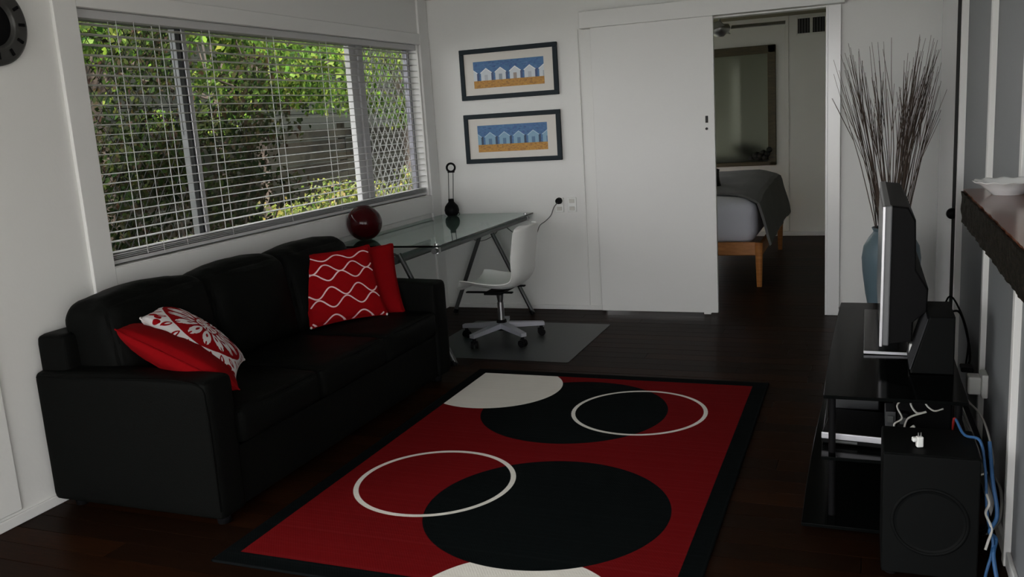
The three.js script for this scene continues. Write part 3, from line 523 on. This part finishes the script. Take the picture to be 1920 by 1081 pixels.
// ---------------------------------------------------------------- tall vase with twigs
{
  const v = thing('floor_vase', 'tall blue glazed floor vase behind the television stand', 'vase', [3.27, 0, 0.6]);
  const glaze = std('blueGlaze', L(0.11, 0.165, 0.2), 0.4, { bumpMap: plasterBump, bumpScale: 0.0006 });
  part(v, 'body', lathe([[0, 0], [0.085, 0], [0.088, 0.02], [0.115, 0.14], [0.142, 0.28], [0.16, 0.42], [0.165, 0.5], [0.155, 0.57], [0.125, 0.625], [0.105, 0.65], [0.1, 0.662]], 56), glaze);
  part(v, 'neck', lathe([[0.1, 0.66], [0.108, 0.675], [0.11, 0.682], [0.1, 0.684], [0.094, 0.67], [0.094, 0.55], [0, 0.5]], 48), glaze);
  const tm = [std('twigA', L(0.075, 0.05, 0.037), 0.85), std('twigB', L(0.045, 0.03, 0.024), 0.85), std('twigC', L(0.12, 0.09, 0.07), 0.85)];
  const n = 64;
  for (let i = 0; i < n; i++) {
    const t = thing('dried_twig', 'thin bare brown twig standing in the tall blue vase', 'twig', [3.27, 0.52, 0.6], 0, 'bare twigs in the blue vase');
    // the twigs fan out in three loose sheaves
    const s = [-0.24, -0.1, 0.05, 0.13, 0.19][i % 5] + rr(-0.06, 0.06), top = rr(0.95, 1.27) - (Math.abs(s) > 0.24 ? 0.08 : 0), dz = rr(-0.13, 0.16), a = rr(0, 6.28), r0 = 0.075 * Math.sqrt(rnd());
    const base = [Math.cos(a) * r0 * 0.7 + s * 0.1, 0.02, Math.sin(a) * r0], tip = [s * 1.12 + rr(-0.03, 0.03), top, dz];
    const pt = (f, b = 0) => [base[0] + (tip[0] - base[0]) * Math.pow(f, 1.15) + b * Math.sin(f * 9), base[1] + (tip[1] - base[1]) * f, base[2] + (tip[2] - base[2]) * f];
    const bend = rr(-0.008, 0.008), m = tm[i % 3], g = [];
    for (let k = 0; k < 6; k++) g.push(rod(pt(k / 6, bend), pt((k + 1) / 6, bend), 0.0036 * (1 - k * 0.12), 0.0036 * (1 - (k + 1) * 0.12), 5));
    const fr = rr(0.5, 0.75), f0 = pt(fr, bend);
    for (let j = 0; j < 2; j++) { const q = pt(Math.min(1, fr + 0.25), bend), e = [q[0] + rr(-0.05, 0.05), q[1], q[2] + rr(-0.04, 0.04)]; g.push(rod(f0, e, 0.0018, 0.001, 4)); }
    const o = part(t, 'stem', g, m);
  }
}

// ---------------------------------------------------------------- television stand and what is on it
{
  const s = thing('television_stand', 'low black glass television stand with three shelves against the right wall', 'stand', [3.215, 0, 2.52]);
  const plate = (xl, xr, zn, zf, y, bow) => { const h = new THREE.Shape(); h.moveTo(xr, -zn); h.lineTo(xr, -zf); h.lineTo(xl + 0.02, -zf); h.quadraticCurveTo(xl - bow, -(zn + zf) / 2, xl, -zn); h.lineTo(xr, -zn); const g = new THREE.ExtrudeGeometry(h, { depth: 0.009, bevelEnabled: true, bevelThickness: 0.0015, bevelSize: 0.0015, bevelSegments: 2, curveSegments: 24 }).rotateX(-Math.PI / 2); return g.translate(0, y, 0); };
  part(s, 'top', plate(-0.215, 0.222, 0.752, -0.72, 0.469, 0.005), M.blackGlass);
  part(s, 'shelf', plate(-0.222, 0.222, 0.74, -0.72, 0.245, 0.015), M.blackGlass);
  part(s, 'shelf', plate(-0.285, 0.222, 0.78, -0.74, 0.012, 0.01), M.blackGlass);
  part(s, 'back_panel', [rb(0.02, 0.2, 0.02, 0.469, -0.55, 0.5, 0.01)], M.blackPlastic);
  for (const z of [-0.66, 0.69]) for (const x of [-0.19, 0.2]) { const p = part(s, 'post', [rod([x, 0.02, z], [x, 0.469, z], 0.012, 0.012, 14)], M.blackPlastic); part(p, 'collar', [rod([x, 0.462, z], [x, 0.469, z], 0.017, 0.017, 14), rod([x, 0.238, z], [x, 0.245, z], 0.017, 0.017, 14)], M.steel, 'bright metal collar'); }

  const t = thing('television', 'black flat television with silver edge seen side-on', 'television', [3.178, 0.48, 2.36]);
  t.rotation.z = -0.012;
  part(t, 'front_frame', rb(0.0, 0.03, 0.068, 0.588, -0.5, 0.5, 0.006), std('tvFrame', L(0.15, 0.155, 0.165), 0.35));
  part(t, 'screen', rb(-0.002, 0.006, 0.1, 0.56, -0.47, 0.47, 0.001), M.blackGlass);
  part(t, 'silver_edge', rb(-0.003, 0.008, 0.066, 0.586, 0.494, 0.506, 0.003), std('silverPaint', L(0.75, 0.75, 0.8), 0.3, { metalness: 0.5 }), 'bright silver side strip');
  const shell = (() => { const h = new THREE.Shape(); h.moveTo(0.028, 0.075); h.lineTo(0.105, 0.09); h.lineTo(0.105, 0.16); h.lineTo(0.15, 0.2); h.lineTo(0.152, 0.28); h.lineTo(0.11, 0.35); h.lineTo(0.103, 0.53); h.lineTo(0.08, 0.575); h.lineTo(0.028, 0.582); return new THREE.ExtrudeGeometry(h, { depth: 0.94, bevelEnabled: true, bevelThickness: 0.02, bevelSize: 0.006, bevelSegments: 3 }).translate(0, 0, -0.47); })();
  part(t, 'back_shell', shell, M.blackPlastic);
  part(t, 'stand_neck', [rb(0.02, 0.08, 0.01, 0.1, -0.16, 0.16, 0.01)], M.blackPlastic);
  part(t, 'stand_foot', rb(-0.055, 0.108, 0.0012, 0.013, -0.36, 0.372, 0.003), std('tvFoot', L(0.02, 0.02, 0.022), 0.2));
  part(t, 'foot_trim', rb(-0.055, 0.108, 0.002, 0.0125, 0.37, 0.376, 0.001), M.silverPaint, 'silver front strip of the foot');

  const sp = thing('surround_speaker', 'small black speaker leaning behind the television', 'speaker', [3.385, 0.48, 2.86], 0);
  part(sp, 'cabinet', (() => { const h = new THREE.Shape(); h.moveTo(-0.1, 0.001); h.lineTo(0.03, 0.001); h.lineTo(0.03, 0.2); h.lineTo(-0.045, 0.2); return new THREE.ExtrudeGeometry(h, { depth: 0.26, bevelEnabled: true, bevelThickness: 0.006, bevelSize: 0.004, bevelSegments: 2 }).translate(0, 0.004, -0.15); })(), M.blackVinyl);
  part(sp, 'grille', sheet((u, v) => V(-0.107 + 0.055 * v, 0.012 + 0.185 * v, -0.14 + 0.24 * u), 8, 8, 0.004), std('speakerCloth', L(0.03, 0.031, 0.036), 0.9));

  const cap = thing('cable_end', 'small white cable plug standing on the black stand behind the television foot', 'plug', [3.29, 0.4805, 2.79]);
  part(cap, 'plug_body', [rod([0, 0.004, 0], [0, 0.062, 0], 0.0105, 0.009, 14)], M.whitePlastic); part(cap, 'collar', [rod([0, 0, 0], [0, 0.008, 0], 0.012, 0.012, 14)], M.blackPlastic);

  const dvd = thing('disc_player', 'slim silver disc player on the middle shelf of the black stand', 'player', [3.1, 0.2562, 3.02], -0.1);
  part(dvd, 'case', rb(-0.1, 0.1, 0.004, 0.044, -0.14, 0.13, 0.004), M.blackPlastic); part(dvd, 'front_panel', rb(-0.1, 0.1, 0.022, 0.045, 0.128, 0.136, 0.003), M.silverPaint, 'silver front strip'); part(dvd, 'tray', rb(-0.06, 0.02, 0.01, 0.019, 0.129, 0.134, 0.001), M.greyMetal);
  const stb = thing('receiver_box', 'black receiver box under the glass top beside the disc player', 'receiver', [3.095, 0.2562, 2.6]);
  part(stb, 'case', rb(-0.1, 0.09, 0.004, 0.12, -0.14, 0.16, 0.004), M.blackPlastic); part(stb, 'front_panel', rb(-0.095, 0.085, 0.01, 0.115, 0.158, 0.166, 0.003), std('panelGrey', L(0.04, 0.042, 0.045), 0.4));

  const sub = thing('subwoofer', 'black box subwoofer on the floor at the end of the stand', 'speaker', [3.32, 0, 3.44]);
  part(sub, 'cabinet', rb(-0.14, 0.128, 0.012, 0.4, -0.13, 0.115, 0.008), M.blackVinyl);
  part(sub, 'front_baffle', rb(-0.138, 0.126, 0.014, 0.398, 0.113, 0.122, 0.004), M.blackVinyl);
  part(sub, 'driver_ring', new THREE.TorusGeometry(0.104, 0.006, 12, 64).translate(-0.006, 0.19, 0.12), M.blackVinyl);
  part(sub, 'cone', lathe([[0.098, 0], [0.06, -0.012], [0.035, -0.014], [0.03, -0.008], [0, -0.004]], 40).rotateX(Math.PI / 2).translate(-0.006, 0.19, 0.124), M.blackVinyl);
  for (const [x, z] of [[-0.11, -0.1], [0.1, -0.1], [-0.11, 0.09], [0.1, 0.09]]) part(sub, 'foot', rod([x, 0, z], [x, 0.014, z], 0.018, 0.018, 14), M.blackPlastic);
}
// power point and cables by the right wall
{
  const o = thing('power_adaptor', 'white double power adaptor plugged in on the right wall above the cables', 'adaptor', [W, 0.375, 2.7]);
  part(o, 'wall_plate', rb(-0.022, -0.0, -0.045, 0.045, -0.03, 0.055, 0.005), M.whitePlastic);
  part(o, 'plug_block', rb(-0.066, -0.02, -0.04, 0.028, -0.035, 0.03, 0.008), M.whitePlastic); part(o, 'plug', rb(-0.085, -0.04, 0.028, 0.046, -0.1, -0.03, 0.006), M.blackPlastic, 'black plug');
  const cable = (name, label, pts, r, m) => tag(Object.assign(new THREE.Mesh(tube(pts, r, 90, 7), m), { name: numbered(name) }), label, 'cable');
  const add = (...a) => { const c = cable(...a); c.castShadow = c.receiveShadow = true; scene.add(c); };
  add('cable', 'thin pale cable looping from the white adaptor down the wall', [[3.475, 0.33, 2.62], [3.49, 0.31, 2.72], [3.52, 0.3, 2.85], [3.535, 0.26, 3.0], [3.54, 0.18, 3.05], [3.5, 0.12, 3.0]], 0.004, M.cream);
  add('cable', 'thick black cable running from the stand towards the wall', [[3.42, 0.35, 2.7], [3.45, 0.37, 2.85], [3.475, 0.33, 3.0], [3.505, 0.25, 3.15], [3.53, 0.16, 3.28], [3.5, 0.06, 3.3], [3.46, 0.008, 3.2]], 0.009, M.blackPlastic);
  add('cable', 'grey cable hanging beside the thick black one', [[3.44, 0.34, 2.75], [3.48, 0.28, 2.95], [3.5, 0.24, 3.1], [3.535, 0.2, 3.3], [3.53, 0.12, 3.34], [3.5, 0.05, 3.3]], 0.005, std('greyCable', L(0.2, 0.2, 0.19), 0.5));
  add('network_cable', 'bright blue network cable draped over the subwoofer', [[3.4, 0.43, 3.3], [3.42, 0.408, 3.38], [3.455, 0.41, 3.42], [3.468, 0.34, 3.46], [3.475, 0.2, 3.5], [3.49, 0.12, 3.52], [3.47, 0.03, 3.55], [3.45, 0.006, 3.7]], 0.0045, M.blueCable);
  add('network_cable', 'bundled blue network cable coiled beside the subwoofer', [[3.485, 0.4, 3.4], [3.49, 0.3, 3.46], [3.5, 0.2, 3.5], [3.48, 0.16, 3.52], [3.5, 0.13, 3.5], [3.49, 0.1, 3.54], [3.5, 0.02, 3.58]], 0.006, M.blueCable);
  add('cable', 'short red lead behind the subwoofer', [[3.4, 0.35, 3.2], [3.4, 0.42, 3.26], [3.41, 0.412, 3.31]], 0.004, M.redCable);
  add('cable', 'white lead knotted beside the blue cable', [[3.47, 0.27, 3.48], [3.478, 0.24, 3.5], [3.47, 0.21, 3.5], [3.485, 0.17, 3.52], [3.475, 0.13, 3.53], [3.468, 0.11, 3.54]], 0.004, M.cream);
  add('cable', 'black lead curling from the television stand top to the wall', [[3.4, 0.482, 2.5], [3.45, 0.56, 2.35], [3.48, 0.58, 2.4], [3.505, 0.5, 2.5], [3.51, 0.42, 2.55], [3.49, 0.39, 2.6]], 0.005, M.blackPlastic);
  add('cable', 'second black lead looping above the white adaptor', [[3.41, 0.484, 2.3], [3.46, 0.6, 2.2], [3.49, 0.57, 2.3], [3.515, 0.47, 2.42], [3.5, 0.36, 2.5]], 0.004, M.blackPlastic);
  add('cable', 'tangled white lead hanging behind the disc player', [[3.29, 0.44, 2.98], [3.31, 0.4, 3.02], [3.28, 0.39, 3.03], [3.3, 0.36, 3.05], [3.33, 0.37, 3.06], [3.27, 0.34, 3.06], [3.26, 0.3, 3.08], [3.29, 0.33, 3.1], [3.26, 0.262, 3.1]], 0.0035, M.cream);
  add('cable', 'pale lead with a silver tip curling under the glass top', [[3.24, 0.45, 2.95], [3.26, 0.41, 3.02], [3.235, 0.385, 3.06], [3.25, 0.35, 3.09], [3.225, 0.33, 3.1], [3.24, 0.3, 3.12]], 0.003, M.cream);
  add('cable', 'thin pale lead bent in a loop behind the receiver box', [[3.34, 0.45, 2.98], [3.36, 0.42, 3.04], [3.325, 0.405, 3.07], [3.35, 0.385, 3.09], [3.38, 0.39, 3.08]], 0.003, M.cream);
  for (const [x, y, z, l] of [[3.215, 0.2562, 2.99, 'small grey connector box beside the disc player'], [3.255, 0.2562, 3.0, 'small dark connector box behind the tangled leads']]) { const q = thing('connector_box', l, 'box', [x, y, z]); part(q, 'case', rb(-0.018, 0.018, 0.001, 0.1, -0.05, 0.05, 0.004), l.includes('grey') ? M.panelGrey : M.blackPlastic); part(q, 'port', rb(-0.01, 0.01, 0.06, 0.085, 0.05, 0.056, 0.002), M.greyMetal); }
  const pl = thing('loose_plug', 'white plug standing on top of the subwoofer', 'plug', [3.285, 0.401, 3.49], 0.3);
  part(pl, 'plug_body', [rb(-0.01, 0.01, 0.0, 0.034, -0.008, 0.008, 0.004), rb(-0.022, -0.008, 0.018, 0.032, -0.008, 0.008, 0.004)], M.whitePlastic); part(pl, 'pin', [rod([-0.004, 0.034, 0], [-0.004, 0.046, 0], 0.0018), rod([0.004, 0.034, 0], [0.004, 0.046, 0], 0.0018)], M.steel);
}

// ---------------------------------------------------------------- servery slab with dish
{
  const s = thing('bar_counter', 'thick dark timber bar slab with rough bark edge on the right wall', 'counter', [W, 1.092, 3.5]);
  const tt = grain([124, 74, 54], [70, 41, 29]); tt.repeat.set(0.6, 4);
  const g = new THREE.BoxGeometry(0.171, 0.093, 1.5, 10, 8, 80), p = g.attributes.position;
  for (let i = 0; i < p.count; i++) {
    const x = p.getX(i), y = p.getY(i), z = p.getZ(i), k = Math.max(0, -x / 0.171 + 0.5 - 0.6) / 0.4, e = y / 0.093 + 0.5;
    p.setX(i, x - 0.001 + k * (0.003 * (1 - e) + 0.003 * noise.noise(z * 16, y * 40, 2) + 0.0015 * noise.noise(z * 45, y * 60, 5)));
    if (e < 0.99) p.setY(i, y + 0.004 * noise.noise(z * 12, x * 30, 8) * (1 - e));
  }
  g.computeVertexNormals(); uvBox(g); const uv = g.attributes.uv; for (let i = 0; i < uv.count; i++) uv.setXY(i, uv.getY(i) + uv.getX(i) * 0.0, uv.getX(i));
  { const n = g.attributes.normal; for (let i = 0; i < uv.count; i++) if (Math.abs(n.getY(i)) > 0.8) uv.setXY(i, p.getZ(i), p.getX(i)); else uv.setXY(i, p.getZ(i), p.getY(i)); }
  const o = part(s, 'slab', g, new THREE.MeshPhysicalMaterial({ map: tt, roughness: 0.14, specularIntensity: 0.18 })); o.position.set(-0.0865, 0.0465, 0.75);
  const bark = sheet((u, v) => { const z = 0.01 + u * 1.48, y = 0.003 + v * 0.085; return V(-0.177 + 0.004 * (1 - v) * 0.9 + 0.004 * noise.noise(z * 16, y * 40, 2) + 0.002 * noise.noise(z * 45, y * 60, 5), y, z); }, 150, 10, 0.006);
  const bt = dataTex(256, 64, (x, y) => { const n = per(x, y, 256, 64, 16, 10) + 0.6 * per(x, y, 256, 64, 40, 24, 3); return n > 0.36 ? [52, 41, 35] : n > 0.1 ? [29, 27, 21] : [17, 17, 13]; }, true); bt.repeat.set(2.2, 9);
  part(s, 'bark_edge', bark, new THREE.MeshPhysicalMaterial({ map: bt, roughness: 0.8, specularIntensity: 0.15 }), 'rough speckled bark edge');
  for (const z of [0.35, 0.8]) part(s, 'bracket', [rb(-0.13, -0.001, -0.014, 0.002, z, z + 0.03), rb(-0.014, -0.001, -0.12, -0.01, z, z + 0.03)], M.blackPlastic);

  const d = thing('dish', 'white scalloped dish on the end of the dark timber slab', 'dish', [3.472, 1.1855, 3.66]);
  const dish = (() => {
    const g = lathe([[0, 0], [0.036, 0], [0.04, 0.002], [0.056, 0.016], [0.07, 0.028], [0.083, 0.033], [0.084, 0.036], [0.07, 0.033], [0.053, 0.021], [0.037, 0.007], [0, 0.006]], 72), p = g.attributes.position;
    for (let i = 0; i < p.count; i++) { const x = p.getX(i), z = p.getZ(i), r = Math.hypot(x, z), a = Math.atan2(z, x), k = Math.max(0, (r - 0.045) / 0.04); p.setXYZ(i, x * (1 + 0.02 * k * Math.cos(12 * a)), p.getY(i) + 0.0016 * k * Math.cos(12 * a), z * (1 + 0.02 * k * Math.cos(12 * a))); }
    g.computeVertexNormals(); return g;
  })();
  part(d, 'bowl', dish, phy('glazedWhite', L(0.86, 0.87, 0.88), 0.15, {}));
  part(d, 'foot_ring', new THREE.TorusGeometry(0.036, 0.002, 8, 40).rotateX(Math.PI / 2).translate(0, 0.001, 0), M.glazedWhite);
}

// ---------------------------------------------------------------- garden outside the window
{
  const soil = dataTex(256, 256, (x, y) => { const n = per(x, y, 256, 256, 8, 8) + 0.7 * per(x, y, 256, 256, 30, 30, 2); return [62 + 26 * n, 66 + 30 * n, 40 + 16 * n]; }, true); soil.repeat.set(0.5, 0.5);
  const g = struct('garden_ground', [bx(-14, -T, -0.32, -0.2, -18, 24), bx(-T, 14, -0.32, -0.2, -18, -3.93), bx(-T, 14, -0.32, -0.2, 14, 24), bx(KX + 0.13, 14, -0.32, -0.2, -3.93, 14), bx(W + 0.14, KX + 0.13, -0.32, -0.2, -3.93, KZ - 0.14)], new THREE.MeshStandardMaterial({ map: soil, roughness: 0.95 }));
  struct('patio', [bx(-T, KX + 0.13, -0.32, -0.05, ZB + 0.13, 14)], std('concrete', L(0.45, 0.44, 0.41), 0.9, { bumpMap: plasterBump, bumpScale: 0.002 }));
  const f = thing('timber_fence', 'weathered dark timber paling fence beyond the garden bed', 'fence', [-4.3, -0.2, 0]);
  const wt = [grain([44, 43, 37], [25, 25, 21]), grain([38, 36, 30], [21, 20, 17])].map((t) => new THREE.MeshPhysicalMaterial({ map: t, roughness: 0.9, specularIntensity: 0.1 }));
  for (let k = 0; k < 7; k++) { const z = 3.2 - k * 2.2; part(f, 'post', rb(-0.1, -0.02, 0, 1.75, z - 0.05, z + 0.05, 0.006), wt[1]); if (k < 6) for (let i = 0; i < 10; i++) { const q = part(f, 'plank', rb(-0.02, 0.006, 0, 0.145, -2.19, 0, 0.004), wt[(i + k) % 2]); q.position.set(rr(-0.004, 0.004), 0.06 + i * 0.163, z); } }

  const nb = thing('sky_block_house', 'dark boarded house wall added behind the garden trees to block sky light', 'house', [-8.3, -0.2, -5]);  // house added to keep low sky light off the garden
  const nw = phy('darkBoard', L(0.016, 0.018, 0.015), 0.85, { specularIntensity: 0.1 });
  part(nb, 'wall', bx(-3, -0.02, 0, 5.4, -19, 9.5), nw);
  for (let i = 0; i < 27; i++) part(nb, 'weatherboard', rb(-0.02, 0.012, 0.02 + i * 0.2, 0.205 + i * 0.2, -19, 9.5, 0.004), nw);
  part(nb, 'roof', bx(-3.4, 0.5, 5.4, 5.55, -19.4, 9.9), M.greyMetal);
  const sh = thing('garden_shed', 'white boarded garden shed at the far end, seen through the grille', 'shed', [-4.98, -0.2, -10.25]);
  const shM = std('shedPaint', L(0.5, 0.5, 0.49), 0.7);
  part(sh, 'wall', bx(-0.8, 0.8, 0, 1.95, -1.4, -0.02), shM);
  for (let i = 0; i < 13; i++) part(sh, 'board', rb(-0.8, 0.8, 0.01 + i * 0.15, 0.152 + i * 0.15, -0.02, 0.004, 0.003), shM);
  part(sh, 'roof', (() => { const h = new THREE.Shape(); h.moveTo(-0.95, 1.93); h.lineTo(0.95, 1.93); h.lineTo(0, 2.4); h.lineTo(-0.95, 1.93); return new THREE.ExtrudeGeometry(h, { depth: 1.6, bevelEnabled: false }).translate(0, 0, -1.5); })(), M.greyMetal);
  const leafG = (() => { const g = new THREE.BufferGeometry(); g.setAttribute('position', new THREE.Float32BufferAttribute([0, 0, 0, 0.28, 0.45, 0.07, 0, 0.5, 0, -0.28, 0.45, 0.07, 0, 1, -0.06], 3)); g.setIndex([0, 1, 2, 2, 1, 4, 0, 2, 3, 3, 2, 4]); g.computeVertexNormals(); g.setAttribute('uv', new THREE.Float32BufferAttribute([0.5, 0, 1, 0.5, 0.5, 0.5, 0, 0.5, 0.5, 1], 2)); return g; })();
  const leafM = new THREE.MeshPhysicalMaterial({ color: 0xffffff, roughness: 0.75, specularIntensity: 0.08, transmission: 0.3, thickness: 0, ior: 1.1, side: THREE.DoubleSide });
  const foliage = (o, n, place, size, cols) => {
    const im = new THREE.InstancedMesh(leafG, leafM, n), m = new THREE.Matrix4(), q = new THREE.Quaternion(), c = new THREE.Color();
    for (let i = 0; i < n; i++) {
      const p = place(i), k = size * rr(0.7, 1.3);
      q.setFromEuler(new THREE.Euler(rr(1.2, 3.4), rr(0, 6.28), rr(-0.6, 0.6)));
      im.setMatrixAt(i, m.compose(V(...p), q, V(k, k, k)));
      const col = cols[Math.floor(rnd() * cols.length)]; im.setColorAt(i, c.setRGB(col[0] * rr(0.8, 1.2), col[1] * rr(0.8, 1.2), col[2] * rr(0.8, 1.2)));
    }
    im.name = 'foliage'; im.userData.kind = 'stuff'; im.castShadow = im.receiveShadow = true; o.add(im);
  };
  const barkM = std('bark', L(0.06, 0.045, 0.035), 0.9);
  const green = [[0.05, 0.095, 0.016], [0.08, 0.135, 0.022], [0.026, 0.05, 0.012], [0.13, 0.185, 0.035]], deep = [[0.017, 0.026, 0.009], [0.027, 0.036, 0.011], [0.03, 0.024, 0.014], [0.009, 0.014, 0.006]], lime = [[0.18, 0.2, 0.05], [0.13, 0.165, 0.038], [0.21, 0.21, 0.085], [0.065, 0.095, 0.022]];
  const clumps = (n, cx, cy, cz, rx, ry, rz) => { const c = []; for (let i = 0; i < n; i++) { let x, y, z; do { x = rr(-1, 1); y = rr(-1, 1); z = rr(-1, 1); } while (x * x + y * y + z * z > 1); c.push([cx + x * rx, cy + y * ry, cz + z * rz, rr(0.16, 0.34)]); } return c; };
  const tree = (label, x, z, n, crown, size, cols, trunkH) => {
    const t = thing('garden_tree', label, 'tree', [x, -0.2, z]), cs = clumps(...crown);
    part(t, 'trunk', [tube([[0, 0, 0], [0.03, trunkH * 0.5, 0.03], [-0.02, trunkH, -0.03]], 0.06, 16, 8)], barkM);
    part(t, 'branch', cs.slice(0, 10).map((c) => rod([0, trunkH * 0.85, 0], [c[0], c[1], c[2]], 0.02, 0.008, 6)), barkM);
    foliage(t, n, () => { const c = cs[Math.floor(rnd() * cs.length)]; return [c[0] + rr(-1, 1) * c[3], c[1] + rr(-1, 0.8) * c[3] * 0.8, c[2] + rr(-1, 1) * c[3]]; }, size, cols);
  };
  tree('leafy bright green tree hanging over the fence in the middle pane', -3.6, -2.6, 7000, [46, 0.3, 2.75, 0, 1.0, 0.85, 2.2], 0.085, green, 2.5);
  tree('bright green tree behind the right-hand part of the blind', -3.8, -6.6, 5000, [36, 0.2, 2.7, 0, 0.9, 0.9, 2.0], 0.085, green, 2.4);
  tree('green tree above the dark bush by the left window pane', -3.0, 0.4, 4000, [26, 0, 2.9, 0, 0.8, 0.6, 1.4], 0.08, green, 2.4);
  tree('tall pale-leaved tree rising behind the fence', -6.2, -5.0, 7000, [50, 0, 3.2, 0, 1.2, 1.5, 4.2], 0.11, green, 2.6);
  const shrub = (label, x, z, n, rx, ry, rz, size, cols) => {
    const t = thing('garden_shrub', label, 'shrub', [x, -0.2, z]), cs = clumps(Math.ceil(n / 160), 0, ry, 0, rx, ry, rz);
    part(t, 'stem', cs.slice(0, 8).map((c) => rod([c[0] * 0.3, 0, c[2] * 0.3], [c[0], c[1], c[2]], 0.012, 0.006, 6)), barkM);
    foliage(t, n, () => { const c = cs[Math.floor(rnd() * cs.length)]; return [c[0] + rr(-1, 1) * c[3] * 0.8, Math.max(0.02, c[1] + rr(-1, 1) * c[3] * 0.7), c[2] + rr(-1, 1) * c[3] * 0.8]; }, size, cols);
  };
  shrub('dense dark bush filling the left window pane', -1.9, 0.55, 9000, 0.6, 1.35, 1.05, 0.06, deep);
  shrub('yellow-green shrub in front of the fence, lowest in the middle pane', -2.7, -1.5, 3000, 0.45, 0.42, 0.75, 0.06, lime);
  shrub('yellow-green shrub in front of the fence beside the middle mullion', -2.9, -3.2, 3000, 0.45, 0.48, 0.8, 0.06, lime);
  shrub('yellow-green shrub behind the diamond grille of the right pane', -2.9, -5.2, 3000, 0.45, 0.5, 0.9, 0.06, lime);
}

renderer.render(scene, camera);
